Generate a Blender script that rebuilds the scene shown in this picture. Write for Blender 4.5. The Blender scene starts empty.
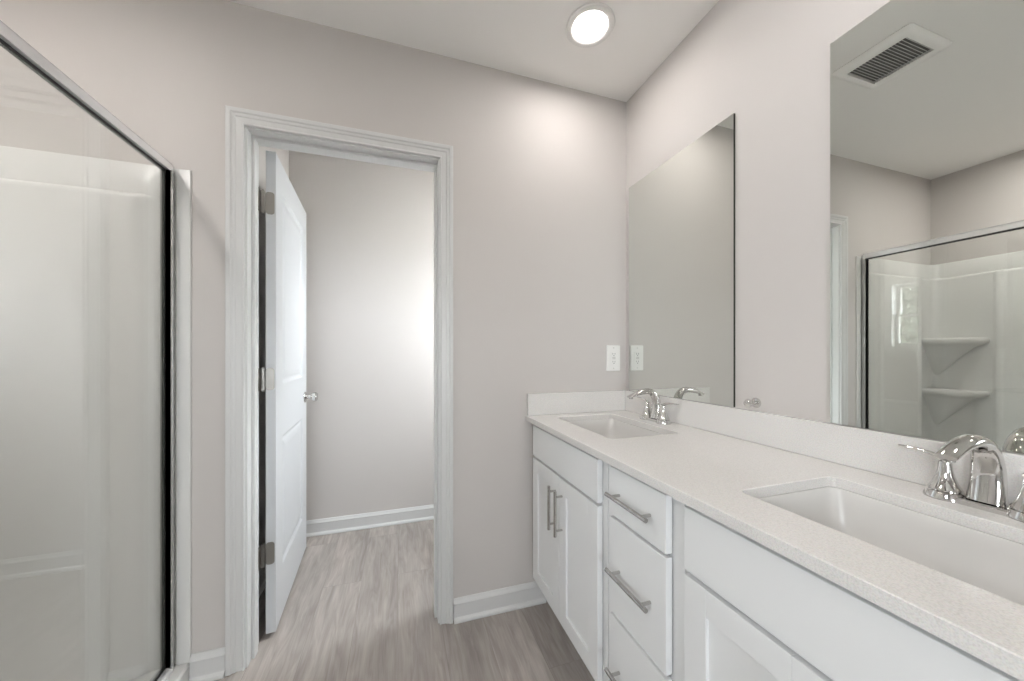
import bpy, bmesh, math, random
from mathutils import Vector, Matrix
random.seed(7)
PI = math.pi
S = bpy.context.scene
C = S.collection

# ------------------------------------------------------------------ camera, world, exposure
cam = bpy.data.objects.new('camera', bpy.data.cameras.new('camera'))
C.objects.link(cam); S.camera = cam
cam.location = (0, 0, 1.182)
cam.rotation_euler = (PI/2, 0, math.radians(-17.85))
cam.data.sensor_width = 36.0
cam.data.lens = 354.0/1024*36.0
cam.data.shift_y = 12.7/1024
cam.data.clip_start = 0.02

world = bpy.data.worlds.new('daylight'); S.world = world; world.use_nodes = True
wn = world.node_tree.nodes; wn.clear()
wo = wn.new('ShaderNodeOutputWorld'); wb = wn.new('ShaderNodeBackground')
wb.inputs[0].default_value = (0.90, 0.95, 1.0, 1); wb.inputs[1].default_value = 40.0
world.node_tree.links.new(wb.outputs[0], wo.inputs[0])

def portal(name, loc, rot, sx, sy):
    l = bpy.data.lights.new(name, 'AREA'); l.shape = 'RECTANGLE'; l.size = sx; l.size_y = sy
    l.cycles.is_portal = True
    o = bpy.data.objects.new(name, l); C.objects.link(o); o.location = loc; o.rotation_euler = rot
portal('sky_portal', (1.24, 2.07, 1.575), (0, PI/2, 0), 0.72, 0.56)
portal('sky_portal', (-1.68, -1.05, 1.825), (0, -PI/2, 0), 0.55, 0.7)  # portal of the added fill window on the left
portal('sky_portal', (-0.35, -2.21, 1.075), (-PI/2, 0, PI), 0.6, 0.65)  # portal of the added fill window behind the camera

S.view_settings.view_transform = 'Standard'
S.view_settings.look = 'None'
S.view_settings.exposure = 0.70
S.view_settings.gamma = 1.0
S.view_settings.use_curve_mapping = False
LAMP = 49.0          # emission of the recessed lamp lenses

# ------------------------------------------------------------------ key dimensions (metres)
W = 1.130            # right wall plane
D = 1.570            # wall with the doorway
WT = 0.115           # thickness of that partition
CF = 2.590           # far wall of the toilet room
CL = -0.663          # left wall of the toilet room
L = -1.573           # left wall (shower back)
BK = -2.10           # wall behind the camera
H = 2.487            # ceiling
SN = 0.046           # near end of the shower alcove

# ------------------------------------------------------------------ materials
def mat(name, col, rough=0.5, metal=0.0, spec=0.5, bump=0.0, bscale=60.0, var=0.0, coat=0.0):
    m = bpy.data.materials.new(name); m.use_nodes = True
    nt = m.node_tree; b = nt.nodes['Principled BSDF']
    b.inputs['Base Color'].default_value = (*col, 1)
    b.inputs['Roughness'].default_value = rough
    b.inputs['Metallic'].default_value = metal
    b.inputs['Specular IOR Level'].default_value = spec
    b.inputs['Coat Weight'].default_value = coat
    b.inputs['Coat Roughness'].default_value = 0.05
    tc = nt.nodes.new('ShaderNodeTexCoord')
    n = nt.nodes.new('ShaderNodeTexNoise'); n.inputs['Scale'].default_value = bscale
    n.inputs['Detail'].default_value = 4
    nt.links.new(tc.outputs['Object'], n.inputs['Vector'])
    if bump:
        bp = nt.nodes.new('ShaderNodeBump'); bp.inputs['Strength'].default_value = bump
        bp.inputs['Distance'].default_value = 0.002
        nt.links.new(n.outputs['Fac'], bp.inputs['Height'])
        nt.links.new(bp.outputs['Normal'], b.inputs['Normal'])
    if var:
        r = nt.nodes.new('ShaderNodeMapRange')
        r.inputs['To Min'].default_value = 1-var; r.inputs['To Max'].default_value = 1+var
        mx = nt.nodes.new('ShaderNodeMix'); mx.data_type = 'RGBA'; mx.blend_type = 'MULTIPLY'
        mx.inputs['Factor'].default_value = 1
        mx.inputs['A'].default_value = (*col, 1)
        nt.links.new(n.outputs['Fac'], r.inputs['Value'])
        nt.links.new(r.outputs['Result'], mx.inputs['B'])
        nt.links.new(mx.outputs['Result'], b.inputs['Base Color'])
    return m

M = {}
M['wall'] = mat('wall_paint', (0.600, 0.568, 0.548), 0.75, bump=0.06, bscale=260, var=0.01)
M['ceiling'] = mat('ceiling_paint', (0.92, 0.905, 0.885), 0.9, bump=0.08, bscale=200)
M['trim'] = mat('trim_paint', (0.665, 0.665, 0.66), 0.35, var=0.004)
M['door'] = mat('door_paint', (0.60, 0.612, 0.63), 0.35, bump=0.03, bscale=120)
M['cabinet'] = mat('cabinet_paint', (0.80, 0.805, 0.808), 0.38, bump=0.01, bscale=90)
M['cabinet_in'] = mat('cabinet_board', (0.55, 0.52, 0.48), 0.7, var=0.04, bscale=20)
M['toe'] = mat('toe_kick_board', (0.62, 0.62, 0.61), 0.5, var=0.02)
M['porcelain'] = mat('porcelain', (0.70, 0.685, 0.665), 0.26, coat=0.0, bscale=20, var=0.005)
M['acrylic'] = mat('acrylic_surround', (0.73, 0.725, 0.71), 0.32, spec=0.35, bump=0.02, bscale=8)
M['chrome'] = mat('chrome', (0.70, 0.69, 0.675), 0.06, metal=1.0, bscale=30, var=0.01)
M['chrome_rail'] = mat('polished_aluminium', (0.93, 0.935, 0.94), 0.22, metal=0.55, bscale=30, var=0.01)
M['channel'] = mat('satin_aluminium', (0.50, 0.50, 0.49), 0.38, metal=0.8, bscale=200, var=0.01)
M['nickel'] = mat('brushed_nickel', (0.50, 0.49, 0.475), 0.17, metal=1.0, bump=0.05, bscale=400)
M['knob'] = mat('satin_knob', (0.66, 0.65, 0.63), 0.18, metal=1.0, bscale=200, var=0.01)
M['hinge'] = mat('satin_nickel_hinge', (0.30, 0.285, 0.265), 0.30, metal=1.0, bump=0.05, bscale=300)
M['black'] = mat('black_gasket', (0.012, 0.012, 0.012), 0.5, bump=0.02)
M['plastic'] = mat('white_plastic', (0.82, 0.81, 0.79), 0.35, var=0.01)
M['vent_white'] = mat('vent_plastic', (0.94, 0.93, 0.91), 0.4, var=0.005)
M['slot'] = mat('dark_slot', (0.10, 0.10, 0.10), 0.6, var=0.05)
M['device'] = mat('grey_plastic', (0.60, 0.59, 0.57), 0.4, var=0.02)
M['vent_dark'] = mat('vent_duct', (0.22, 0.22, 0.21), 0.8, var=0.1)
M['mirror_edge'] = mat('mirror_edge', (0.03, 0.032, 0.026), 0.5, spec=0.2, bscale=80, var=0.1)
M['silver'] = mat('mirror_silver', (0.80, 0.82, 0.79), 0.0, metal=1.0)
M['sealant'] = mat('sealant', (0.62, 0.50, 0.40), 0.6, var=0.15, bscale=40)
M['bark'] = mat('bark', (0.12, 0.09, 0.06), 0.9, bump=0.6, bscale=20, var=0.3)
M['leaf'] = mat('leaf', (0.030, 0.038, 0.024), 0.6, var=0.5, bscale=3)
M['bounce_ground'] = mat('pale_bounce_ground', (0.55, 0.53, 0.50), 0.9, var=0.15, bscale=4)  # unseen ground, made pale to bounce daylight up to the ceiling

def quartz():
    m = mat('white_quartz', (0.75, 0.73, 0.71), 0.14, coat=0.15)
    nt = m.node_tree; b = nt.nodes['Principled BSDF']
    tc = nt.nodes['Texture Coordinate']
    v = nt.nodes.new('ShaderNodeTexVoronoi'); v.inputs['Scale'].default_value = 420
    n = nt.nodes.new('ShaderNodeTexNoise'); n.inputs['Scale'].default_value = 420; n.inputs['Detail'].default_value = 3
    r = nt.nodes.new('ShaderNodeValToRGB')
    r.color_ramp.elements[0].position = 0.30; r.color_ramp.elements[0].color = (0.66, 0.64, 0.62, 1)
    r.color_ramp.elements[1].position = 0.52; r.color_ramp.elements[1].color = (0.76, 0.74, 0.72, 1)
    e = r.color_ramp.elements.new(0.75); e.color = (0.80, 0.78, 0.76, 1)
    mx = nt.nodes.new('ShaderNodeMix'); mx.data_type = 'RGBA'; mx.blend_type = 'MULTIPLY'
    mx.inputs['Factor'].default_value = 0.04
    nt.links.new(tc.outputs['Object'], v.inputs['Vector']); nt.links.new(tc.outputs['Object'], n.inputs['Vector'])
    nt.links.new(n.outputs['Fac'], r.inputs['Fac'])
    nt.links.new(r.outputs['Color'], mx.inputs['A']); nt.links.new(v.outputs['Color'], mx.inputs['B'])
    nt.links.new(mx.outputs['Result'], b.inputs['Base Color'])
    return m
M['quartz'] = quartz()

def planks():
    m = bpy.data.materials.new('grey_oak_planks'); m.use_nodes = True
    nt = m.node_tree; N = nt.nodes; Lk = nt.links.new; b = N['Principled BSDF']
    tc = N.new('ShaderNodeTexCoord'); sp = N.new('ShaderNodeSeparateXYZ'); cb = N.new('ShaderNodeCombineXYZ')
    Lk(tc.outputs['Object'], sp.inputs[0])
    Lk(sp.outputs['Y'], cb.inputs['X']); Lk(sp.outputs['X'], cb.inputs['Y'])
    br = N.new('ShaderNodeTexBrick')
    br.inputs['Scale'].default_value = 1; br.inputs['Brick Width'].default_value = 1.22
    br.inputs['Row Height'].default_value = 0.180; br.inputs['Mortar Size'].default_value = 0.0009
    br.inputs['Mortar Smooth'].default_value = 0.3
    br.offset = 0.37
    br.inputs['Color1'].default_value = (0, 0, 0, 1); br.inputs['Color2'].default_value = (1, 1, 1, 1)
    br.inputs['Mortar'].default_value = (0.5, 0.5, 0.5, 1)
    Lk(cb.outputs[0], br.inputs['Vector'])
    # per-plank offset of the grain
    ad = N.new('ShaderNodeVectorMath'); ad.operation = 'MULTIPLY_ADD'
    ad.inputs[1].default_value = (3.1, 7.7, 5.3)
    Lk(br.outputs['Color'], ad.inputs[0]); Lk(tc.outputs['Object'], ad.inputs[2])
    def noise(scale, sx, sy, detail, dist=0.0):
        mp = N.new('ShaderNodeMapping'); mp.inputs['Scale'].default_value = (sx, sy, 1)
        n = N.new('ShaderNodeTexNoise'); n.inputs['Scale'].default_value = scale
        n.inputs['Detail'].default_value = detail; n.inputs['Distortion'].default_value = dist
        Lk(ad.outputs[0], mp.inputs[0]); Lk(mp.outputs[0], n.inputs['Vector']); return n
    n1 = noise(1.0, 26, 3.6, 8, 1.3)
    n2 = noise(1.0, 190, 7, 4, 0.3)
    n3 = noise(1.0, 5, 0.9, 3, 1.2)
    r1 = N.new('ShaderNodeValToRGB')
    r1.color_ramp.elements[0].position = 0.28; r1.color_ramp.elements[0].color = (0.31, 0.273, 0.250, 1)
    r1.color_ramp.elements[1].position = 0.72; r1.color_ramp.elements[1].color = (0.475, 0.436, 0.408, 1)
    Lk(n1.outputs['Fac'], r1.inputs['Fac'])
    def mul(a, fac_src, lo, hi):
        mr = N.new('ShaderNodeMapRange'); mr.inputs['From Min'].default_value = 0.25; mr.inputs['From Max'].default_value = 0.75
        mr.inputs['To Min'].default_value = lo; mr.inputs['To Max'].default_value = hi
        Lk(fac_src, mr.inputs['Value'])
        x = N.new('ShaderNodeMix'); x.data_type = 'RGBA'; x.blend_type = 'MULTIPLY'; x.inputs['Factor'].default_value = 1
        Lk(a, x.inputs['A']); Lk(mr.outputs['Result'], x.inputs['B']); return x.outputs['Result']
    c = mul(r1.outputs['Color'], n2.outputs['Fac'], 0.90, 1.08)
    c = mul(c, n3.outputs['Fac'], 0.80, 1.16)
    c = mul(c, br.outputs['Color'], 0.95, 1.04)
    x = N.new('ShaderNodeMix'); x.data_type = 'RGBA'; x.inputs['B'].default_value = (0.09, 0.075, 0.065, 1)
    mm = N.new('ShaderNodeMath'); mm.operation = 'MULTIPLY'; mm.inputs[1].default_value = 0.35
    Lk(br.outputs['Fac'], mm.inputs[0]); Lk(mm.outputs[0], x.inputs['Factor']); Lk(c, x.inputs['A'])
    Lk(x.outputs['Result'], b.inputs['Base Color'])
    b.inputs['Roughness'].default_value = 0.42
    bp = N.new('ShaderNodeBump'); bp.inputs['Strength'].default_value = 0.15; bp.inputs['Distance'].default_value = 0.001
    Lk(n2.outputs['Fac'], bp.inputs['Height']); Lk(bp.outputs['Normal'], b.inputs['Normal'])
    return m
M['floor'] = planks()

def glass():
    m = bpy.data.materials.new('clear_glass'); m.use_nodes = True
    nt = m.node_tree; N = nt.nodes; N.clear(); Lk = nt.links.new
    out = N.new('ShaderNodeOutputMaterial'); mix = N.new('ShaderNodeMixShader')
    tr = N.new('ShaderNodeBsdfTransparent'); tr.inputs[0].default_value = (0.975, 0.982, 0.975, 1)
    gl = N.new('ShaderNodeBsdfGlossy'); gl.inputs['Roughness'].default_value = 0.0
    gl.inputs['Color'].default_value = (1, 1, 1, 1)
    # a light ray through a thin pane leaves it at the angle it entered: the same reflectance at both faces
    ge = N.new('ShaderNodeNewGeometry'); mr = N.new('ShaderNodeMapRange')
    mr.inputs['To Min'].default_value = 1.75; mr.inputs['To Max'].default_value = 1/1.75
    fr = N.new('ShaderNodeFresnel')
    Lk(ge.outputs['Backfacing'], mr.inputs['Value']); Lk(mr.outputs['Result'], fr.inputs['IOR'])
    Lk(fr.outputs[0], mix.inputs[0]); Lk(tr.outputs[0], mix.inputs[1]); Lk(gl.outputs[0], mix.inputs[2])
    Lk(mix.outputs[0], out.inputs[0])
    return m
M['glass'] = glass()

def emit(name, col, strength):
    m = bpy.data.materials.new(name); m.use_nodes = True
    N = m.node_tree.nodes; N.clear()
    out = N.new('ShaderNodeOutputMaterial'); e = N.new('ShaderNodeEmission')
    e.inputs[0].default_value = (*col, 1); e.inputs[1].default_value = strength
    m.node_tree.links.new(e.outputs[0], out.inputs[0]); return m
M['lamp'] = emit('lit_lamp_lens', (1.0, 0.95, 0.91), LAMP)
M['lamp_shower'] = emit('lit_shower_lamp_lens', (1.0, 0.96, 0.92), LAMP*2.45)
M['closet_fill'] = emit('closet_fill_lens', (0.95, 1.0, 0.97), LAMP*1.9)  # lens of the added toilet room fill light

# ------------------------------------------------------------------ mesh helpers
def obj(name, bm, m, parent=None, smooth=False, bevel=0.0, loc=None):
    bmesh.ops.recalc_face_normals(bm, faces=bm.faces)
    me = bpy.data.meshes.new(name); bm.to_mesh(me); bm.free()
    for mm in (m if isinstance(m, (list, tuple)) else [m]): me.materials.append(mm)
    if smooth:
        for p in me.polygons: p.use_smooth = True
        try: me.set_sharp_from_angle(angle=math.radians(38))
        except Exception: pass
    o = bpy.data.objects.new(name, me); C.objects.link(o)
    if parent is not None: o.parent = parent
    if loc: o.location = loc
    if bevel:
        b = o.modifiers.new('bevel', 'BEVEL'); b.width = bevel; b.segments = 2
        b.limit_method = 'ANGLE'; b.angle_limit = math.radians(40)
        b.use_clamp_overlap = True
    return o
def tag(o, label, cat, group=None):
    o['label'] = label; o['category'] = cat
    if group: o['group'] = group
    return o
def thing(name, label, cat, loc=(0, 0, 0), rotz=0, group=None):
    o = bpy.data.objects.new(name, None); C.objects.link(o); o.empty_display_size = 0.05
    o.location = loc; o.rotation_euler = (0, 0, rotz)
    return tag(o, label, cat, group)
def struct(name, bm, m, parent=None, **k):
    o = obj(name, bm, m, parent, **k)
    if parent is None: o['kind'] = 'structure'
    return o
def dup(root, loc, label, group=None):
    r = root.copy(); C.objects.link(r); r.location = loc; r['label'] = label
    if group: r['group'] = group
    for ch in list(root.children):
        c = ch.copy(); C.objects.link(c); c.parent = r
        for g in list(ch.children):
            d = g.copy(); C.objects.link(d); d.parent = c
    return r
def new(): return bmesh.new()
def box(bm, x0, x1, y0, y1, z0, z1, mi=0):
    v = [bm.verts.new((x, y, z)) for z in (z0, z1) for y in (y0, y1) for x in (x0, x1)]
    fs = [(0, 2, 3, 1), (4, 5, 7, 6), (0, 1, 5, 4), (2, 6, 7, 3), (0, 4, 6, 2), (1, 3, 7, 5)]
    out = []
    for f in fs:
        q = bm.faces.new([v[i] for i in f]); q.material_index = mi; out.append(q)
    return out
def loft(bm, rings, cap0=True, cap1=True, closed=True, mi=0):
    R = [[bm.verts.new(p) for p in r] for r in rings]
    n = len(R[0])
    for a, b in zip(R, R[1:]):
        for i in range(n if closed else n-1):
            j = (i+1) % n
            f = bm.faces.new((a[i], a[j], b[j], b[i])); f.material_index = mi
    if cap0: bm.faces.new(list(reversed(R[0]))).material_index = mi
    if cap1: bm.faces.new(R[-1]).material_index = mi
    return R
def circle(c, u, v, r, n=20, r2=None):
    c = Vector(c); u = Vector(u); v = Vector(v); r2 = r if r2 is None else r2
    return [c + u*r*math.cos(2*PI*i/n) + v*r2*math.sin(2*PI*i/n) for i in range(n)]
def cyl(bm, a, b, r, n=20, r1=None):
    a = Vector(a); b = Vector(b); d = (b-a).normalized()
    u = d.orthogonal().normalized(); v = d.cross(u)
    loft(bm, [circle(a, u, v, r, n), circle(b, u, v, r if r1 is None else r1, n)])
def lathe(bm, prof, c=(0, 0, 0), axis=(0, 0, 1), n=32, cap0=True, cap1=True):
    c = Vector(c); d = Vector(axis).normalized(); u = d.orthogonal().normalized(); v = d.cross(u)
    loft(bm, [circle(c+d*z, u, v, max(r, 1e-5), n) for r, z in prof], cap0, cap1)
def sweep(bm, pts, radii, n=14, up=(0, 1, 0)):
    """elliptic tube: pts on a curve, radii = (across, thick); 'up' is the across direction"""
    pts = [Vector(p) for p in pts]; u = Vector(up).normalized(); rings = []
    for i, p in enumerate(pts):
        t = (pts[min(i+1, len(pts)-1)] - pts[max(i-1, 0)]).normalized()
        a = (u - t*u.dot(t)).normalized(); b = t.cross(a)
        rings.append(circle(p, a, b, radii[i][0], n, radii[i][1]))
    loft(bm, rings)
def rrect(x0, x1, y0, y1, r, z, n=6):
    out = []
    for cx, cy, a0 in ((x1-r, y1-r, 0), (x0+r, y1-r, PI/2), (x0+r, y0+r, PI), (x1-r, y0+r, 3*PI/2)):
        for i in range(n+1):
            a = a0 + PI/2*i/n; out.append(Vector((cx+r*math.cos(a), cy+r*math.sin(a), z)))
    return out
def holed_wall(bm, axis, t0, t1, u0, u1, z0, z1, holes):
    """slab across 'axis' from t0..t1, spanning u0..u1, z0..z1 with rectangular holes (ua,ub,za,zb)"""
    us = sorted({u0, u1, *[h[0] for h in holes], *[h[1] for h in holes]})
    zs = sorted({z0, z1, *[h[2] for h in holes], *[h[3] for h in holes]})
    def P(t, u, z): return (t, u, z) if axis == 'x' else (u, t, z)
    solid = {}
    for i in range(len(us)-1):
        for j in range(len(zs)-1):
            cu = (us[i]+us[i+1])/2; cz = (zs[j]+zs[j+1])/2
            solid[i, j] = not any(h[0] < cu < h[1] and h[2] < cz < h[3] for h in holes)
    cache = {}
    def V(t, i, j):
        k = (t, i, j)
        if k not in cache: cache[k] = bm.verts.new(P(t, us[i], zs[j]))
        return cache[k]
    for (i, j), s in solid.items():
        if not s: continue
        for t in (t0, t1): bm.faces.new((V(t, i, j), V(t, i+1, j), V(t, i+1, j+1), V(t, i, j+1)))
        for (di, dj, a, b) in ((-1, 0, (0, 0), (0, 1)), (1, 0, (1, 0), (1, 1)), (0, -1, (0, 0), (1, 0)), (0, 1, (0, 1), (1, 1))):
            if not solid.get((i+di, j+dj), False):
                bm.faces.new((V(t0, i+a[0], j+a[1]), V(t0, i+b[0], j+b[1]), V(t1, i+b[0], j+b[1]), V(t1, i+a[0], j+a[1])))

# ------------------------------------------------------------------ room shell
bm = new(); box(bm, L-0.1, W+0.1, BK-0.1, CF+0.1, -0.12, 0.0); struct('floor', bm, M['floor'])
bm = new(); box(bm, L-0.1, W+0.1, BK-0.1, CF+0.1, H, H+0.1); struct('ceiling', bm, M['ceiling'])
WY0, WY1, WZ0, WZ1 = 1.790, 2.350, 1.215, 1.935            # window opening in the right wall
bm = new(); holed_wall(bm, 'x', W, W+0.12, BK-0.1, CF+0.1, 0, H, [(WY0, WY1, WZ0, WZ1)]); struct('wall_right', bm, M['wall'])
BW = (-1.40, -0.70, 1.55, 2.10)  # opening for an added fill window, out of view
bm = new(); holed_wall(bm, 'x', L-0.12, L, BK-0.1, CF+0.1, 0, H, [BW]); struct('wall_left', bm, M['wall'])
OX0, OX1, OZ = -0.558, 0.186, 2.045                        # rough opening of the doorway
bm = new(); holed_wall(bm, 'y', D, D+WT, L, W, 0, H, [(OX0, OX1, -1, OZ)] if False else [(OX0, OX1, 0, OZ)])
struct('wall_far', bm, M['wall'])
bm = new(); box(bm, L, W, CF, CF+0.1, 0, H); struct('wall_closet_far', bm, M['wall'])
bm = new(); box(bm, CL-0.1, CL, D+WT, CF, 0, H); struct('wall_closet_left', bm, M['wall'])
BW3 = (-0.65, -0.05, 0.75, 1.40)  # opening cut behind the camera for an added fill window
bm = new(); holed_wall(bm, 'y', BK-0.12, BK, L, W, 0, H, [BW3]); struct('wall_back', bm, M['wall'])
bm = new(); box(bm, L, -0.71, SN-0.12, SN, 0, H); struct('wall_shower_end', bm, M['wall'])

# --- windows
def window(name, axis, t_in, t_out, u0, u1, z0, z1, sgn, casing=0.055):
    """double-hung window: frame lines the opening, two sashes, glass; casing on the room side. sgn: +1 room lies on -axis side"""
    def B(bm, t0, t1, a, b, c, d):
        if axis == 'x': box(bm, min(t0, t1), max(t0, t1), a, b, c, d)
        else: box(bm, a, b, min(t0, t1), max(t0, t1), c, d)
    g = 0.001
    bm = new()
    fw = 0.042; tm = t_in + (t_out-t_in)*0.35
    for (a, b, c, d) in ((u0+g, u0+fw, z0+g, z1-g), (u1-fw, u1-g, z0+g, z1-g), (u0+fw, u1-fw, z0+g, z0+fw), (u0+fw, u1-fw, z1-fw, z1-g)):
        B(bm, t_in, t_out, a, b, c, d)
    fr = struct(name, bm, M['trim'], bevel=0.002)
    # casing, stool and apron
    e = sgn*0.016
    if casing:
        bm = new();
        B(bm, t_in-e, t_in-sgn*0.0004, u0-casing, u0+0.004, z0-0.002, z1+casing)
        B(bm, t_in-e, t_in-sgn*0.0004, u1-0.004, u1+casing, z0-0.002, z1+casing)
        B(bm, t_in-e, t_in-sgn*0.0004, u0+0.004, u1-0.004, z1-0.004, z1+casing)
        obj('window_casing', bm, M['trim'], fr, bevel=0.003)
    bm = new(); B(bm, t_in-sgn*0.035, t_in-sgn*0.0004, u0-casing-0.022, u1+casing+0.022, z0-0.024, z0-0.002); obj('window_stool', bm, M['trim'], fr, bevel=0.004)
    bm = new(); B(bm, t_in-e, t_in-sgn*0.0004, u0-casing-0.010, u1+casing+0.010, z0-0.082, z0-0.0245); obj('window_apron', bm, M['trim'], fr, bevel=0.003)
    zm = (z0+z1)/2; sw = 0.030
    for k, (za, zb) in enumerate(((z0+fw, zm+0.014), (zm-0.014, z1-fw))):
        t0 = tm + (t_out-tm)*(0.15 if k == 0 else 0.55); t1 = t0 + (t_out-tm)*0.35
        bm = new(); a, b = u0+fw, u1-fw
        for q in ((a, a+sw, za, zb), (b-sw, b, za, zb), (a+sw, b-sw, za, za+sw), (a+sw, b-sw, zb-sw, zb)): B(bm, t0, t1, *q)
        s = obj('window_sash', bm, M['trim'], fr, bevel=0.002)
        bm = new(); tt = (t0+t1)/2; B(bm, tt, tt+sgn*0.003, a+sw-0.002, b-sw+0.002, za+sw-0.002, zb-sw+0.002)
        obj('window_pane', bm, M['glass'], s)
    return fr
window('window_1', 'x', W, W+0.12, WY0, WY1, WZ0, WZ1, 1, 0.0)
window('added_fill_window_left', 'x', L, L-0.12, BW[0], BW[1], BW[2], BW[3], -1)  # added unseen window, lets in fill daylight for the vanity fronts
window('added_fill_window_back', 'y', BK, BK-0.12, BW3[0], BW3[1], BW3[2], BW3[3], -1)  # added unseen window, lets in fill daylight for the far wall

# --- baseboards: profile (out from wall, height) along a straight run
BP = [(0.0003, 0.0005), (0.0255, 0.0005), (0.0265, 0.006), (0.0235, 0.014), (0.0150, 0.0205), (0.0145, 0.024), (0.0150, 0.074), (0.0165, 0.0765),
      (0.0160, 0.080), (0.0100, 0.088), (0.0055, 0.097), (0.0003, 0.098)]
def baseboard(name, a, b, nrm):
    bm = new(); a = Vector((*a, 0)); b = Vector((*b, 0)); n = Vector((*nrm, 0))
    loft(bm, [[p + n*d + Vector((0, 0, z)) for d, z in BP] for p in (a, b)])
    return struct(name, bm, M['trim'])
baseboard('baseboard_far', (0.2335, D), (0.668, D), (0, -1))
baseboard('baseboard_far', (-0.7085, D), (-0.6035, D), (0, -1))
baseboard('baseboard_closet_far', (CL, CF), (W, CF), (0, -1))
baseboard('baseboard_closet_left', (CL, D+WT+0.026), (CL, CF-0.026), (1, 0))
baseboard('baseboard_closet_right', (W, D+WT+0.026), (W, CF-0.026), (-1, 0))
baseboard('baseboard_closet_near', (0.2335, D+WT), (W, D+WT), (0, 1))
baseboard('baseboard_right', (W, BK+0.026), (W, 0.028), (-1, 0))
baseboard('baseboard_back', (L, BK), (W, BK), (0, 1))
baseboard('baseboard_left', (L, BK+0.026), (L, SN-0.146), (1, 0))
baseboard('baseboard_shower_end', (L, SN-0.12), (-0.71, SN-0.12), (0, -1))

# --- door casing (mitred), jamb and stop
CP = [(0.0, 0.0004), (0.0, 0.0095), (0.0015, 0.0110), (0.0055, 0.0110), (0.0085, 0.0080), (0.027, 0.0092), (0.0295, 0.0122), (0.0385, 0.0135), (0.0415, 0.0172), (0.0435, 0.0180),
      (0.0550, 0.0180), (0.057, 0.0160), (0.057, 0.0004)]
def casing(name, x0, x1, zt, y, n):
    bm = new(); rings = []
    for k in range(4):
        r = []
        for d, h in CP:
            if k == 0: p = (x0-d, y+n*h, 0.001)
            elif k == 1: p = (x0-d, y+n*h, zt+d)
            elif k == 2: p = (x1+d, y+n*h, zt+d)
            else: p = (x1+d, y+n*h, 0.001)
            r.append(Vector(p))
        rings.append(r)
    loft(bm, rings)
    return struct(name, bm, M['trim'])
JX0, JX1, JZ = -0.538, 0.166, 2.025
casing('trim_1', JX0-0.007, JX1+0.007, JZ+0.007, D, -1)
casing('trim_2', JX0-0.007, JX1+0.007, JZ+0.007, D+WT, 1)
bm = new()
for (a, b, c, d, y0, y1) in ((OX0+0.0005, JX0, 0.001, JZ, D-0.0002, D+WT+0.0002), (JX1, OX1-0.0005, 0.001, JZ, D-0.0002, D+WT+0.0002),
                             (OX0+0.0005, OX1-0.0005, JZ, OZ-0.0005, D-0.0002, D+WT+0.0002),
                             (JX0, JX0+0.011, 0.001, JZ-0.011, D+0.038, D+0.074), (JX1-0.011, JX1, 0.001, JZ-0.011, D+0.038, D+0.074),
                             (JX0, JX1, JZ-0.011, JZ, D+0.038, D+0.074)):
    box(bm, a, b, y0, y1, c, d)
struct('trim_3', bm, M['trim'], bevel=0.0015)

# ------------------------------------------------------------------ door leaf (open into the toilet room)
def door_face(bm, x, s, w, z0, z1, panels):
    """moulded face in plane x; s=+1 outward +x. returns nothing"""
    st = 0.118
    us = [0, st, w-st, w]; zs = [z0]; 
    for a, b in panels: zs += [a, b]
    zs.append(z1)
    V = lambda u, z, d: bm.verts.new((x-s*d, u, z))
    for j in range(len(zs)-1):
        for i in range(3):
            u0, u1, a, b = us[i], us[i+1], zs[j], zs[j+1]
            if i == 1 and j % 2 == 1:
                prev = None
                for ins, dep in ((0, 0), (0.004, 0.0015), (0.013, 0.0075), (0.022, 0.0085), (0.034, 0.0045), (0.052, 0.0015)):
                    q = [V(u0+ins, a+ins, dep), V(u1-ins, a+ins, dep), V(u1-ins, b-ins, dep), V(u0+ins, b-ins, dep)]
                    if prev:
                        for k in range(4): bm.faces.new((prev[k], prev[(k+1) % 4], q[(k+1) % 4], q[k]))
                    prev = q
                bm.faces.new(prev)
            else: bm.faces.new((V(u0, a, 0), V(u1, a, 0), V(u1, b, 0), V(u0, b, 0)))
door = thing('door_1', 'white two panel interior door standing open into the small room', 'door', (-0.5205, D+WT+0.021, 0), math.radians(3.2))
door['kind'] = 'structure'
DW, DT, DZ0, DZ1 = 0.698, 0.035, 0.020, 2.021
bm = new()
pan = [(0.235, 0.815), (1.045, 1.895)]
door_face(bm, DT, 1, DW, DZ0, DZ1, pan); door_face(bm, 0, -1, DW, DZ0, DZ1, pan)
for q in (((0, 0, DZ0), (DT, 0, DZ0), (DT, 0, DZ1), (0, 0, DZ1)), ((0, DW, DZ0), (DT, DW, DZ0), (DT, DW, DZ1), (0, DW, DZ1)),
          ((0, 0, DZ0), (DT, 0, DZ0), (DT, DW, DZ0), (0, DW, DZ0)), ((0, 0, DZ1), (DT, 0, DZ1), (DT, DW, DZ1), (0, DW, DZ1))):
    bm.faces.new([bm.verts.new(p) for p in q])
bmesh.ops.remove_doubles(bm, verts=bm.verts, dist=1e-5)
obj('door_leaf', bm, M['door'], door)
def knob_mesh(s, x):
    bm = new()
    lathe(bm, [(0.0, 0.0), (0.031, 0.0), (0.032, 0.003), (0.029, 0.007), (0.014, 0.010), (0.011, 0.014), (0.011, 0.030), (0.015, 0.036),
               (0.024, 0.044), (0.0275, 0.054), (0.026, 0.062), (0.019, 0.068), (0.0, 0.070)], (x, DW-0.060, 0.925), (s, 0, 0))
    return bm
obj('door_knob', knob_mesh(1, DT+0.0003), M['knob'], door, smooth=True)
obj('door_knob', knob_mesh(-1, -0.0003), M['knob'], door, smooth=True)
bm = new(); box(bm, DT/2-0.012, DT/2+0.012, DW, DW+0.0015, 0.895, 0.955); obj('latch_plate', bm, M['nickel'], door)
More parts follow.
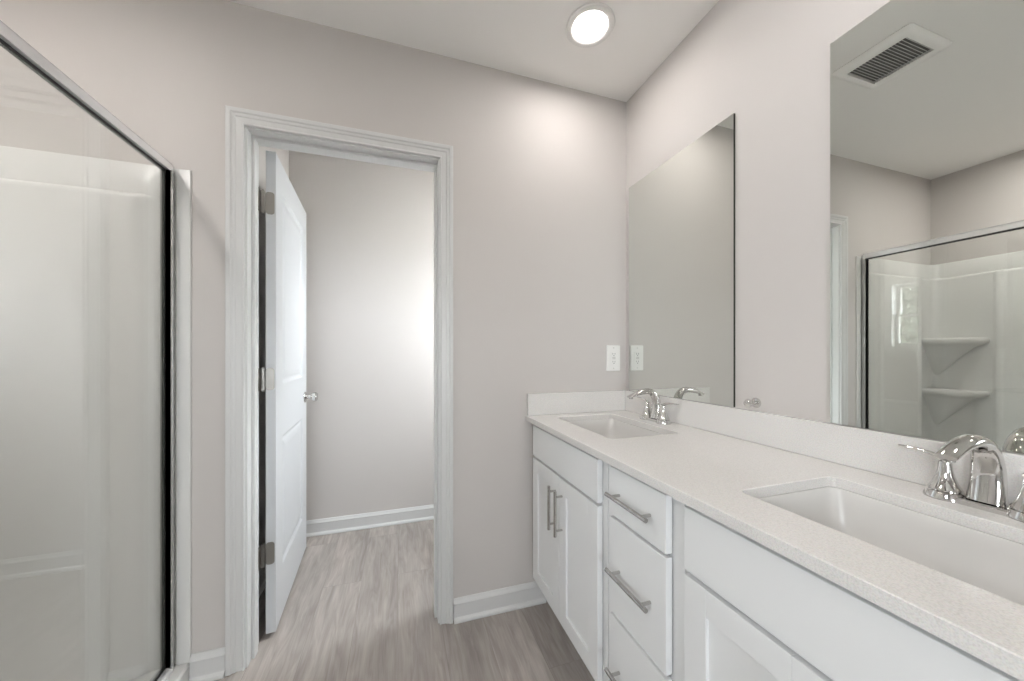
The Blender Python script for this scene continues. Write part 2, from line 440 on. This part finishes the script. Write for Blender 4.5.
for zc in (1.804, 1.075, 0.352):
    bm = new()
    ring = rrect(-0.001, DT-0.004, zc-0.046, zc+0.046, 0.012, 0)          # leaf let into the door edge
    loft(bm, [[Vector((p.x, -0.0022, p.y)) for p in ring], [Vector((p.x, -0.0002, p.y)) for p in ring]])
    ring = rrect(-0.052, -0.020, zc-0.046, zc+0.046, 0.012, 0)            # leaf on the jamb, facing into the opening
    loft(bm, [[Vector((-0.0165, p.x+0.002, p.y)) for p in ring], [Vector((-0.0143, p.x+0.002, p.y)) for p in ring]])
    for k in range(5):
        cyl(bm, (-0.007, -0.010, zc-0.045+k*0.018), (-0.007, -0.010, zc-0.0285+k*0.018), 0.0068, 14)
    box(bm, -0.0150, -0.0010, -0.0165, -0.0004, zc-0.044, zc+0.044)
    cyl(bm, (-0.007, -0.010, zc-0.049), (-0.007, -0.010, zc+0.049), 0.0045, 12)
    for sx, sz in ((0.010, 0.030), (0.020, 0.0), (0.010, -0.030)):
        cyl(bm, (sx, -0.0032, zc+sz), (sx, -0.0020, zc+sz), 0.0036, 10)
        cyl(bm, (-0.0145, -0.042+sx*0.6, zc+sz), (-0.0133, -0.042+sx*0.6, zc+sz), 0.0036, 10)
    obj('hinge', bm, M['hinge'], door, smooth=True)

# ------------------------------------------------------------------ vanity: three cabinet units
XF = 0.595           # plane of the door and drawer faces
TH = 0.019
KZ = 0.118           # underside of the cabinet box
CTZ0, CTZ1 = 0.866, 0.889
def pull(parent, c, vertical, length=0.172):
    bm = new(); c = Vector(c); d = Vector((0, 0, 1)) if vertical else Vector((0, 1, 0))
    x = c.x-0.030
    cyl(bm, Vector((x, c.y, c.z))-d*length/2, Vector((x, c.y, c.z))+d*length/2, 0.0058, 16)
    for s in (-1, 1):
        q = Vector((0, c.y, c.z))+d*s*0.064
        cyl(bm, (c.x-0.0003, q.y, q.z), (x+0.002, q.y, q.z), 0.0042, 12)
    return obj('bar_pull', bm, M['nickel'], parent, smooth=True)
def shaker(parent, y0, y1, z0, z1, x=0.0):
    st = 0.057; bm = new()
    box(bm, x, x+TH, y0, y0+st, z0, z1); box(bm, x, x+TH, y1-st, y1, z0, z1)
    box(bm, x, x+TH, y0+st, y1-st, z0, z0+st); box(bm, x, x+TH, y0+st, y1-st, z1-st, z1)
    box(bm, x+0.008, x+0.014, y0+st-0.004, y1-st+0.004, z0+st-0.004, z1-st+0.004)
    return obj('door', bm, M['cabinet'], parent, bevel=0.0012)
def slab(name, parent, y0, y1, z0, z1, x=0.0):
    bm = new(); box(bm, x, x+TH, y0, y1, z0, z1); return obj(name, bm, M['cabinet'], parent, bevel=0.0015)
def cabinet_body(parent, w, depth, openings):
    """local: x=0 is the face plane of the doors, the box starts behind them; y from 0 to w"""
    x0 = TH+0.0030; x1 = depth; g = 0.0008
    bm = new()
    box(bm, x0+TH, x1, g, 0.016, KZ, CTZ0-0.001); box(bm, x0+TH, x1, w-0.016, w-g, KZ, CTZ0-0.001)
    box(bm, x0+TH, x1, 0.016, w-0.016, KZ, KZ+0.016); box(bm, x1-0.008, x1, 0.016, w-0.016, KZ+0.016, CTZ0-0.001)
    obj('carcass', bm, M['cabinet_in'], parent)
    bm = new(); holed_wall(bm, 'x', x0, x0+TH-0.0005, g, w-g, KZ, CTZ0-0.001, openings)
    obj('face_frame', bm, M['cabinet'], parent)
    bm = new(); box(bm, x0+0.058, x0+0.074, g, w-g, 0.001, KZ-0.001); box(bm, x0+0.074, x1, g, 0.016, 0.001, KZ-0.001); box(bm, x0+0.074, x1, w-0.016, w-g, 0.001, KZ-0.001)
    obj('toe_kick', bm, M['toe'], parent)
dep = W-0.002-XF
def sink_cabinet(loc, w, fy0, fy1, label):
    t = thing('sink_cabinet', label, 'cabinet', loc)
    cabinet_body(t, w, dep, [(fy0+0.03, fy1-0.03, 0.160, 0.690), (fy0+0.03, fy1-0.03, 0.730, 0.835)])
    slab('false_drawer_front', t, fy0, fy1, 0.711, 0.848)
    mid = (fy0+fy1)/2
    a = shaker(t, mid+0.0015, fy1, 0.143, 0.701); b = shaker(t, fy0, mid-0.0015, 0.143, 0.701)
    pull(a, (0, mid+0.029, 0.573), True); pull(b, (0, mid-0.029, 0.573), True)
    return t
sink_cabinet((XF, 0.947, 0), 0.6215, 0.027, 0.586, 'white sink cabinet with two doors and bar pulls, nearest the doorway wall')
sink_cabinet((XF, 0.030, 0), 0.6095, 0.031, 0.591, 'white sink cabinet at the near right end, its false drawer front cut by the frame')
t = thing('drawer_cabinet', 'narrow white three drawer cabinet between the two sink cabinets', 'cabinet', (XF, 0.6405, 0))
cabinet_body(t, 0.306, dep, [(0.06, 0.245, 0.160, 0.400), (0.06, 0.245, 0.440, 0.690), (0.06, 0.245, 0.730, 0.835)])
for a, b in ((0.711, 0.850), (0.427, 0.702), (0.143, 0.417)):
    d = slab('drawer_front', t, 0.036, 0.267, a, b)
    pull(d, (0, 0.1535, (a+b)/2), False)

# countertop with two cut-outs
SK = [1.265, 0.351]; SX0, SX1 = 0.692, 0.986; CY0, CY1 = 0.024, D-0.0008; CX0, CX1 = 0.572, W-0.0008
bm = new()
def ring_edges(pts):
    vs = [bm.verts.new(p) for p in pts]
    return vs, [bm.edges.new((vs[i], vs[(i+1) % len(vs)])) for i in range(len(vs))]
cc = 0.0016; allp = []
for z, k in ((CTZ0, 0.0), (CTZ1-cc, 0.0), (CTZ1, cc)):
    lp = []
    o_, e_ = ring_edges([(CX0+k, CY0+k, z), (CX1, CY0+k, z), (CX1, CY1, z), (CX0+k, CY1, z)]); lp.append(o_)
    ed = list(e_)
    for cy in SK:
        v_, e_ = ring_edges(rrect(SX0-k, SX1+k, cy-0.220-k, cy+0.220+k, 0.020+k, z)); lp.append(v_); ed += e_
    if z != CTZ1-cc: bmesh.ops.triangle_fill(bm, use_beauty=True, use_dissolve=False, edges=ed)
    allp.append(lp)
for A, B in zip(allp, allp[1:]):
    for la, lb in zip(A, B):
        n = len(la)
        for i in range(n): bm.faces.new((la[i], la[(i+1) % n], lb[(i+1) % n], lb[i]))
ct = obj('countertop', bm, M['quartz'])
tag(ct, 'long speckled white quartz countertop with two rectangular sink cut-outs', 'countertop')
bm = new(); box(bm, W-0.0205, W-0.0008, CY0, CY1, CTZ1+0.0004, 0.991); 
tag(obj('backsplash', bm, M['quartz'], bevel=0.0015), 'long speckled quartz backsplash strip under the two mirrors', 'backsplash')
bm = new(); box(bm, CX0+0.006, W-0.0212, CY1-0.0197, CY1, CTZ1+0.0004, 0.991)
tag(obj('side_splash', bm, M['quartz'], bevel=0.0015), 'short quartz splash strip on the doorway wall beside the outlet', 'backsplash')

# undermount sinks
def make_sink(cy, label):
    t = thing('sink', label, 'sink', (0, cy, 0), group='undermount sinks')
    bm = new(); z = CTZ0-0.0006
    hx0, hx1, hy = SX0, SX1, 0.220
    spec = [(-0.018, 0.026, 0), (0.003, 0.024, 0), (0.0045, 0.025, 0.004), (0.007, 0.034, 0.030), (0.012, 0.040, 0.070), (0.022, 0.048, 0.105),
            (0.040, 0.060, 0.128), (0.070, 0.060, 0.140), (0.115, 0.025, 0.146), (0.126, 0.016, 0.147)]
    rings = []
    def R(off, r, dz, sl=0.0):
        x0, x1, y0, y1 = hx0+off, hx1-off, -hy+off*1.0, hy-off*1.0
        # the floor of the bowl is swept up towards the ends
        k = 0 if off < 0.03 else (off-0.03)
        return rrect(x0, x1, y0-0.0+k*0.9, y1-k*0.9, r, z-dz, 6)
    for off, r, dz in spec: rings.append(R(off, min(r, (hx1-hx0)/2-off-0.001), dz))
    out = [(0.012, 0.05, 0.152), (0.004, 0.05, 0.11), (-0.006, 0.05, 0.05), (-0.010, 0.04, 0.012), (-0.018, 0.035, 0.010)]
    # inner skin
    Rv = loft(bm, rings, cap0=False, cap1=True)
    Ro = loft(bm, [rrect(hx0+a, hx1-a, -hy+a, hy-a, r, z-dz, 6) for a, r, dz in out], cap0=True, cap1=False)
    n = len(Rv[0])
    for i in range(n): bm.faces.new((Rv[0][i], Rv[0][(i+1) % n], Ro[-1][(i+1) % n], Ro[-1][i]))
    obj('basin', bm, M['porcelain'], t, smooth=True)
    bm = new(); cx = (hx0+hx1)/2
    lathe(bm, [(0.0, 0.0), (0.016, 0.0), (0.0225, 0.0015), (0.021, 0.003), (0.017, 0.003), (0.016, 0.0055), (0.010, 0.0075), (0.0, 0.008)], (cx, 0, z-0.1467))
    obj('drain', bm, M['chrome'], t, smooth=True)
    bm = new(); cyl(bm, (cx, 0, z-0.153), (cx, 0, z-0.30), 0.018, 16); obj('drain_pipe', bm, M['plastic'], t, smooth=True)
    return t
s1 = make_sink(SK[0], 'white rectangular undermount sink nearest the doorway wall')
dup(s1, (0, SK[1], 0), 'white rectangular undermount sink at the near end, cut by the right edge')

# widespread-look centreset faucets: arched spout, flared handle bases, thin levers
def bez(p0, p1, p2, p3, n):
    P = [Vector(p) for p in (p0, p1, p2, p3)]; o = []
    for i in range(n+1):
        t = i/n; o.append(P[0]*(1-t)**3+P[1]*3*t*(1-t)**2+P[2]*3*t*t*(1-t)+P[3]*t**3)
    return o
def make_faucet(loc, label):
    t = thing('faucet', label, 'faucet', loc, group='chrome bathroom faucets')
    bm = new()                                           # oval deck plate
    loft(bm, [rrect(-0.021, 0.021, -0.060, 0.060, 0.0205, z, 8) for z in (0.0003, 0.0085)] + [rrect(-0.0185, 0.0185, -0.0575, 0.0575, 0.018, 0.0115, 8)])
    obj('deck_plate', bm, M['chrome'], t, smooth=True)
    bm = new()                                           # spout
    pts = bez((0.002, 0, 0.0105), (0.018, 0, 0.085), (0.006, 0, 0.133), (-0.050, 0, 0.130), 12) + bez((-0.050, 0, 0.130), (-0.085, 0, 0.128), (-0.112, 0, 0.117), (-0.132, 0, 0.108), 8)[1:]
    n = len(pts); rad = []
    for i in range(n):
        u = i/(n-1)
        wv = 0.0250-0.0075*min(1, u/0.45) if u < 0.45 else 0.0175-0.0025*(u-0.45)/0.55
        th = 0.0185-0.0050*min(1, u/0.45) if u < 0.45 else 0.0135-0.0080*((u-0.45)/0.55)**1.6
        rad.append((wv, th))
    sweep(bm, pts, rad, 20)
    obj('spout', bm, M['chrome'], t, smooth=True)
    bm = new(); lathe(bm, [(0.0, 0), (0.0085, 0), (0.0085, 0.011), (0.007, 0.012), (0.0, 0.012)], (-0.122, 0, 0.100)); obj('aerator', bm, M['nickel'], t, smooth=True)
    bm = new(); cyl(bm, (0.034, 0, 0.011), (0.034, 0, 0.050), 0.0026, 10); lathe(bm, [(0, 0), (0.0055, 0.001), (0.0065, 0.005), (0.0045, 0.010), (0, 0.011)], (0.034, 0, 0.050)); obj('lift_rod', bm, M['chrome'], t, smooth=True)
    for s in (-1, 1):
        bm = new(); c = (0.0, s*0.052, 0.0004)
        lathe(bm, [(0.0, 0), (0.0300, 0), (0.0298, 0.004), (0.0255, 0.0150), (0.0228, 0.0158), (0.0225, 0.0178), (0.0240, 0.0185), (0.0180, 0.030), (0.0132, 0.045), (0.0104, 0.058), (0.0098, 0.068), (0.0088, 0.0735), (0.0, 0.075)], c, n=36)
        h = obj('handle_base', bm, M['chrome'], t, smooth=True)
        bm = new()
        p = bez((-0.002, s*0.045, 0.0745), (0.0, s*0.064, 0.084), (0.004, s*0.090, 0.090), (0.008, s*0.124, 0.088), 10)
        sweep(bm, p, [(0.0105-0.0055*math.sin(min(1, i/7)*PI/2)+(0.0015 if i > 7 else 0), 0.0055-0.0035*i/10) for i in range(11)], 14, up=(1, 0, 0))
        obj('lever', bm, M['chrome'], h, smooth=True)
    return t
f1 = make_faucet((1.058, SK[0]+0.003, CTZ1), 'chrome two handle faucet with arched spout behind the sink by the doorway wall')
dup(f1, (1.058, SK[1]+0.012, CTZ1), 'large chrome two handle faucet at the right edge of the picture')

# ------------------------------------------------------------------ mirrors
def mirror(y0, y1, z0, z1, label):
    bm = new(); t = 0.0080
    fs = box(bm, W-0.0004-t, W-0.0004, y0, y1, z0, z1, 1)
    for f in fs:
        if all(abs(v.co.x-(W-0.0004-t)) < 1e-6 for v in f.verts): f.material_index = 0
    o = obj('mirror', bm, [M['silver'], M['mirror_edge']])
    return tag(o, label, 'mirror')
mirror(0.945, 1.538, 0.9925, 2.025, 'smaller looking frameless wall mirror nearest the doorway wall, beside the outlet')
mirror(0.045, 0.6525, 0.9925, 2.025, 'large frameless wall mirror at the right edge, showing the ceiling vent and shower')

# ------------------------------------------------------------------ small chrome hook between the mirrors
t = thing('wall_hook', 'small chrome hook low on the wall between the two mirrors', 'hook', (W, 0.868, 1.018))
bm = new(); lathe(bm, [(0, 0.0003), (0.0165, 0.0003), (0.0168, 0.003), (0.015, 0.006), (0.009, 0.008), (0, 0.0085)], axis=(-1, 0, 0)); obj('rosette', bm, M['chrome'], t, smooth=True)
bm = new(); lathe(bm, [(0, 0.007), (0.007, 0.007), (0.0065, 0.022), (0.011, 0.028), (0.0145, 0.035), (0.0125, 0.042), (0.006, 0.046), (0, 0.0465)], axis=(-1, 0, 0)); obj('peg', bm, M['chrome'], t, smooth=True)

# ------------------------------------------------------------------ outlet
t = thing('outlet', 'white electrical outlet plate on the far wall above the counter', 'outlet', (1.050, D, 1.157))
bm = new(); loft(bm, [[Vector((p.x, -h, p.y)) for p in rrect(-0.040+i, 0.040-i, -0.066+i, 0.066-i, 0.005, 0)] for i, h in ((0, 0.0003), (0, 0.003), (0.003, 0.0055))]); obj('cover_plate', bm, M['plastic'], t)
bm = new(); box(bm, -0.0165, 0.0165, -0.0082, -0.0050, -0.033, 0.033); dv = obj('receptacle', bm, M['plastic'], t, bevel=0.001)
bm = new(); box(bm, -0.009, 0.009, -0.0092, -0.0080, 0.001, 0.006); box(bm, -0.009, 0.009, -0.0092, -0.0080, -0.006, -0.001); obj('test_button', bm, M['device'], dv)
for zc in (0.020, -0.020):
    for k in (-1, 1):
        bm = new(); box(bm, k*0.0062-0.001, k*0.0062+0.001, -0.0085, -0.0079, zc-0.002, zc+0.006); obj('slot', bm, M['slot'], dv)
    bm = new(); cyl(bm, (0, -0.0085, zc-0.007), (0, -0.0079, zc-0.007), 0.0024, 10); obj('ground_hole', bm, M['slot'], dv)
for z in (0.052, -0.052):
    bm = new(); cyl(bm, (0, -0.0052, z), (0, -0.0066, z), 0.0032, 12); obj('screw', bm, M['device'], t)

# ------------------------------------------------------------------ recessed lamps and added fill lights
def downlight(x, y, label, lens='lamp'):
    t = thing('recessed_light', label, 'ceiling light', (x, y, H), group='recessed ceiling lights')
    bm = new(); prof = [(0.066, -0.0006), (0.096, -0.0006), (0.0965, -0.004), (0.093, -0.0075), (0.078, -0.0085), (0.069, -0.0065), (0.066, -0.0030)]
    loft(bm, [circle((0, 0, z), (1, 0, 0), (0, 1, 0), r, 48) for r, z in prof+[prof[0]]], False, False)
    obj('trim_ring', bm, M['plastic'], t, smooth=True)
    bm = new(); lathe(bm, [(0, -0.0045), (0.045, -0.0043), (0.0655, -0.0030), (0.0655, -0.0012), (0, -0.0012)], n=40)
    obj('lens', bm, M[lens], t)
    return t
d1 = downlight(0.729, 1.248, 'round recessed ceiling light, lit, in the corner above the far sink')
dup(d1, (0.729, 0.340, H), 'round recessed ceiling light above the near sink, outside the picture')
downlight(0.72, 2.02, 'added fill light on the ceiling of the small room behind the door, outside the picture', 'closet_fill')  # unseen fill light, added to brighten the toilet room
dup(d1, (-0.38, 0.12, H), 'added fill light on the ceiling over the middle of the floor, outside the picture')  # unseen fill light, added to light the cabinet fronts
downlight(-1.16, 0.85, 'round recessed ceiling light above the shower, outside the picture', 'lamp_shower')

# ------------------------------------------------------------------ exhaust fan cover
t = thing('exhaust_vent', 'square white exhaust fan grille on the ceiling, seen in the large mirror', 'vent', (0.171, 0.983, H))
bm = new(); hx, hy = 0.151, 0.138; gx, gy = 0.098, 0.101
pr = [(0, 0.0006), (0.0, 0.004), (0.008, 0.012), (0.022, 0.016)]
rings = [rrect(-hx+i, hx-i, -hy+i, hy-i, 0.018, -z, 6) for i, z in pr] 
R = loft(bm, rings, False, False)
inner = [rrect(-gx, gx, -gy, gy, 0.003, -z, 6) for z in (0.016, 0.004)]
R2 = loft(bm, inner, False, False); n = len(R[-1])
for i in range(n): bm.faces.new((R[-1][i], R[-1][(i+1) % n], R2[0][(i+1) % n], R2[0][i]))
obj('vent_cover', bm, M['vent_white'], t, smooth=True)
bm = new(); box(bm, -gx, gx, -gy, gy, -0.0035, -0.0008); obj('duct', bm, M['vent_dark'], t)
NS = 18
for k in range(NS):
    y = -gy + (k+0.5)*2*gy/NS
    bm = new()
    v = [(-gx, y-0.0034, -0.0150), (-gx, y-0.0022, -0.0158), (-gx, y+0.0030, -0.0070), (-gx, y+0.0018, -0.0062)]
    loft(bm, [[Vector(p) for p in v], [Vector((gx, p[1], p[2])) for p in v]])
    obj('louver', bm, M['plastic'], t)

# ------------------------------------------------------------------ shower
GX = -0.772                                              # glass plane
t = thing('shower_tray', 'white acrylic shower base with a raised front threshold', 'shower tray', (0, 0, 0))
bm = new()
x0, x1, y0, y1 = L+0.001, -0.7105, SN+0.001, D-0.001
outer = [(x0, x1, y0, y1, 0.004, 0.0005), (x0, x1, y0, y1, 0.004, 0.066), (x0, x1-0.006, y0, y1, 0.004, 0.073)]
def rr(a, z=None): return rrect(a[0], a[1], a[2], a[3], a[4], a[5], 6)
tops = [(x0+0.040, x1-0.085, y0+0.040, y1-0.040, 0.03, 0.073), (x0+0.048, x1-0.093, y0+0.048, y1-0.048, 0.04, 0.068), (x0+0.055, x1-0.100, y0+0.055, y1-0.055, 0.05, 0.035),
        (x0+0.075, x1-0.120, y0+0.075, y1-0.075, 0.06, 0.028), (x0+0.38, x1-0.42, y0+0.70, y1-0.70, 0.02, 0.020)]
loft(bm, [rr(a) for a in outer+tops])
obj('basin', bm, M['acrylic'], t, smooth=True)
bm = new(); lathe(bm, [(0, 0), (0.05, 0), (0.05, 0.003), (0.045, 0.0045), (0, 0.0045)], ((x0+x1)/2-0.01, (y0+y1)/2, 0.0202)); obj('drain_cover', bm, M['chrome'], t, smooth=True)

t = thing('shower_surround', 'white acrylic shower wall surround with two corner shelves', 'shower surround', (0, 0, 0))
# plan path along the walls with inward normals and body depth
path = []
def add(x, y, nx, ny, d): path.append((x, y, nx, ny, d))
e = 0.0006
fy = D-e; bx = L+e; ny_ = SN+e; rc = 0.075
for x, d in ((-0.7085, 0.0065), (-0.7100, 0.0085), (-0.745, 0.0085), (-0.750, 0.0060), (-0.795, 0.0070), (-0.815, 0.010), (-0.835, 0.020), (-0.850, 0.027), (-0.870, 0.030),
             (-1.330, 0.030), (-1.338, 0.034), (-1.346, 0.041), (-1.356, 0.044), (-1.366, 0.041), (-1.374, 0.034), (-1.382, 0.030)): add(x, fy, 0, -1, d)
for i in range(9):
    a = PI/2*i/8; add(bx+rc-rc*math.sin(a), fy-rc+rc*math.cos(a), math.sin(a), -math.cos(a), 0.030)
for y, d in ((1.270, 0.030), (1.262, 0.034), (1.254, 0.041), (1.244, 0.044), (1.234, 0.041), (1.226, 0.034), (1.218, 0.030), (0.40, 0.030)): add(bx, y, 1, 0, d)
for i in range(9):
    a = PI/2*i/8; add(bx+rc-rc*math.cos(a), ny_+rc-rc*math.sin(a), math.cos(a), math.sin(a), 0.030)
for x, d in ((-0.870, 0.030), (-0.835, 0.020), (-0.795, 0.007), (-0.7085, 0.0065)): add(x, ny_, 0, 1, d)
bm = new(); rings = []
for x, y, nx, ny, d in path:
    dl = min(d, 0.0085) if d < 0.012 else d
    up = min(d, 0.012)
    prof = [(0, 0.0745), (d, 0.0745), (d, 1.712), (max(d-0.002, up), 1.722), (max(d-0.007, up), 1.7295), (up, 1.734), (up, 1.832), (up*0.6, 1.839), (0, 1.840)]
    rings.append([Vector((x+nx*q, y+ny*q, z)) for q, z in prof])
loft(bm, rings)
obj('wall_panels', bm, M['acrylic'], t, smooth=True)
def shelf(z):
    cx, cy = L+0.029, D-0.029
    lx, ly = 0.165, 0.262
    def ring(s, zz, k=0.0):
        pts = [Vector((cx, cy, zz))]
        for i in range(13):
            a = PI/2*i/12
            r = s
            px = lx*r*math.cos(a)**0.75; py = ly*r*math.sin(a)**0.75
            pts.append(Vector((cx+px, cy-py, zz)))
        return pts
    bm = new()
    loft(bm, [ring(0.95, z), ring(0.985, z-0.005), ring(1.0, z-0.015), ring(0.995, z-0.030), ring(0.96, z-0.040), ring(0.86, z-0.048), ring(0.74, z-0.065), ring(0.52, z-0.13), ring(0.30, z-0.205), ring(0.12, z-0.262), ring(0.02, z-0.285)])
    return bm
obj('corner_shelf', shelf(1.288), M['acrylic'], t, smooth=True)
obj('corner_shelf', shelf(0.925), M['acrylic'], t, smooth=True)

t = thing('shower_enclosure', 'clear glass shower enclosure with polished metal top rail and black seals', 'shower enclosure', (0, 0, 0))
Y0, Y1 = SN+0.001+0.008, D-0.0095
bm = new()                                               # header rail with rounded top
prof = [(-0.015, 1.821), (-0.015, 1.840), (-0.012, 1.850), (-0.006, 1.856), (0.0, 1.8575), (0.006, 1.856), (0.011, 1.852), (0.0135, 1.846), (0.015, 1.838), (0.015, 1.821)]
loft(bm, [[Vector((GX+a, y, z)) for a, z in prof] for y in (Y0, Y1)])
obj('header_rail', bm, M['chrome_rail'], t, smooth=True)
bm = new(); box(bm, GX-0.0048, GX+0.0048, Y0+0.022, Y1-0.022, 1.8135, 1.8208); obj('glass_seal', bm, M['black'], t)
for a, b in ((Y1-0.021, Y1), (Y0, Y0+0.021)):
    bm = new(); box(bm, GX-0.012, GX+0.019, a, b, 0.0745, 1.8205); box(bm, GX-0.009, GX+0.024, (a if a > 1 else b-0.006), (a+0.006 if a > 1 else b), 0.0745, 1.8205); obj('wall_channel', bm, M['channel'], t, bevel=0.001)
for a, b in ((Y1-0.0275, Y1-0.0215), (Y0+0.0215, Y0+0.0275), (0.7770, 0.7820)):
    bm = new(); box(bm, GX-0.0032, GX+0.0038, a, b, 0.095, 1.8130); obj('glass_seal', bm, M['black'], t)
bm = new()
prof = [(-0.020, 0.0748), (-0.020, 0.084), (-0.010, 0.0868), (0.010, 0.0868), (0.022, 0.082), (0.026, 0.0748)]
loft(bm, [[Vector((GX+a, y, z)) for a, z in prof] for y in (Y0+0.022, Y1-0.022)])
obj('bottom_rail', bm, M['chrome_rail'], t, smooth=True)
bm = new(); box(bm, GX-0.0048, GX+0.0048, Y0+0.022, Y1-0.022, 0.0872, 0.0946); obj('glass_seal', bm, M['black'], t)
bm = new(); box(bm, GX-0.003, GX+0.003, 0.7822, Y1-0.0277, 0.0950, 1.8130); obj('glass_panel', bm, M['glass'], t)
bm = new(); box(bm, GX-0.003, GX+0.003, Y0+0.0277, 0.7768, 0.0950, 1.8130); gd = obj('glass_door', bm, M['glass'], t)
bm = new(); cyl(bm, (GX+0.045, 0.70, 0.95), (GX+0.045, 0.70, 1.17), 0.009, 16)
for z in (0.985, 1.135): cyl(bm, (GX+0.0032, 0.70, z), (GX+0.045, 0.70, z), 0.006, 12)
obj('pull_handle', bm, M['chrome'], gd, smooth=True)

# ------------------------------------------------------------------ toilet behind the partition (its tank shows in the shower glass)
t = thing('toilet', 'white toilet under the small window, reflected in the shower glass', 'toilet', (W-0.004, 2.137, 0), PI)
# local: +x points away from the wall
def oval(cx, a, b, z, n=32, sq=1.0): return [Vector((cx + (a if math.cos(q) > 0 else a*0.8)*math.cos(q), b*math.sin(q), z)) for q in [2*PI*i/n for i in range(n)]]
bm = new()
loft(bm, [oval(0.34, 0.20, 0.100, 0.001), oval(0.34, 0.20, 0.098, 0.03), oval(0.34, 0.17, 0.085, 0.12), oval(0.37, 0.19, 0.115, 0.22), oval(0.42, 0.24, 0.165, 0.33), oval(0.44, 0.262, 0.183, 0.385), oval(0.44, 0.262, 0.183, 0.395),
          oval(0.44, 0.215, 0.135, 0.395), oval(0.44, 0.195, 0.120, 0.34), oval(0.42, 0.12, 0.07, 0.24), oval(0.42, 0.03, 0.03, 0.22)])
box(bm, 0.03, 0.26, -0.10, 0.10, 0.25, 0.385)
obj('bowl', bm, M['porcelain'], t, smooth=True)
bm = new(); loft(bm, [oval(0.44, 0.262, 0.185, 0.3955), oval(0.44, 0.268, 0.190, 0.404), oval(0.44, 0.262, 0.186, 0.412), oval(0.44, 0.18, 0.115, 0.412), oval(0.44, 0.175, 0.112, 0.3955)], False, False)
obj('seat', bm, M['plastic'], t, smooth=True)
bm = new(); loft(bm, [oval(0.44, 0.262, 0.186, 0.4125), oval(0.44, 0.266, 0.189, 0.420), oval(0.44, 0.255, 0.180, 0.430), oval(0.44, 0.15, 0.10, 0.436)]); obj('seat_lid', bm, M['plastic'], t, smooth=True)
bm = new(); loft(bm, [rrect(0.012, 0.185, -0.190, 0.190, 0.03, 0.386, 5), rrect(0.006, 0.198, -0.210, 0.210, 0.03, 0.50, 5), rrect(0.004, 0.202, -0.216, 0.216, 0.03, 0.668, 5)]); obj('tank', bm, M['porcelain'], t, smooth=True)
bm = new(); loft(bm, [rrect(0.001, 0.208, -0.222, 0.222, 0.03, 0.6685, 5), rrect(0.0, 0.212, -0.226, 0.226, 0.03, 0.676, 5), rrect(0.0, 0.212, -0.226, 0.226, 0.03, 0.694, 5), rrect(0.008, 0.204, -0.218, 0.218, 0.028, 0.702, 5)]); obj('tank_lid', bm, M['porcelain'], t, smooth=True)
bm = new(); cyl(bm, (0.2015, -0.15, 0.62), (0.216, -0.15, 0.62), 0.010, 14); box(bm, 0.212, 0.220, -0.155, -0.075, 0.612, 0.626); obj('flush_lever', bm, M['chrome'], t, bevel=0.002)

# ------------------------------------------------------------------ outside the window
bm = new(); box(bm, -14, 22, -14, 18, -0.62, -0.5); struct('ground', bm, M['bounce_ground'])
def tree(x, y, h, r, label, seed):
    rnd = random.Random(seed)
    t = thing('tree', label, 'tree', (x, y, -0.5), group='trees outside the window')
    bm = new(); pts = [Vector((0.12*math.sin(i*0.9), 0.1*math.cos(i*1.1)-0.1, h*0.9*i/8)) for i in range(9)]
    sweep(bm, pts, [(0.14*(1-i/10), 0.14*(1-i/10)) for i in range(9)], 10)
    for k in range(9):
        a = rnd.uniform(0, 2*PI); z = h*rnd.uniform(0.25, 0.8); q = Vector((0, 0, z))
        d = Vector((math.cos(a), math.sin(a), rnd.uniform(0.3, 0.7)))*r*0.8
        sweep(bm, [q, q+d*0.5+Vector((0, 0, 0.05)), q+d], [(0.04, 0.04), (0.028, 0.028), (0.01, 0.01)], 6, up=(0.3, 0.2, 1))
    obj('trunk', bm, M['bark'], t, smooth=True)
    bm = new()
    for k in range(6500):
        a = rnd.uniform(0, 2*PI); u = rnd.uniform(-1, 1); rr_ = r*rnd.uniform(0.3, 1)**0.6
        c = Vector((math.sqrt(1-u*u)*math.cos(a)*rr_, math.sqrt(1-u*u)*math.sin(a)*rr_, h*0.58+u*h*0.46*rr_/r))
        m3 = Matrix.Rotation(rnd.uniform(0, 2*PI), 3, Vector((rnd.uniform(-1, 1), rnd.uniform(-1, 1), rnd.uniform(-1, 1))).normalized())
        s = rnd.uniform(0.09, 0.17)
        vs = [bm.verts.new(c + m3 @ Vector(p)*s) for p in ((-1, 0, 0), (0, -0.45, 0.08), (1, 0, 0), (0, 0.45, 0.08))]
        bm.faces.new(vs)
    o = obj('crown', bm, M['leaf'], t)
    return t
tree(12.5, 7.4, 5.6, 1.9, 'leafy tree beyond the small window, nearest the house', 1)
tree(18.0, 10.4, 7.4, 2.6, 'tall leafy tree standing behind the nearer ones outside', 2)
tree(16.5, 5.0, 6.4, 2.1, 'leafy tree outside, to the right of the nearest one', 3)
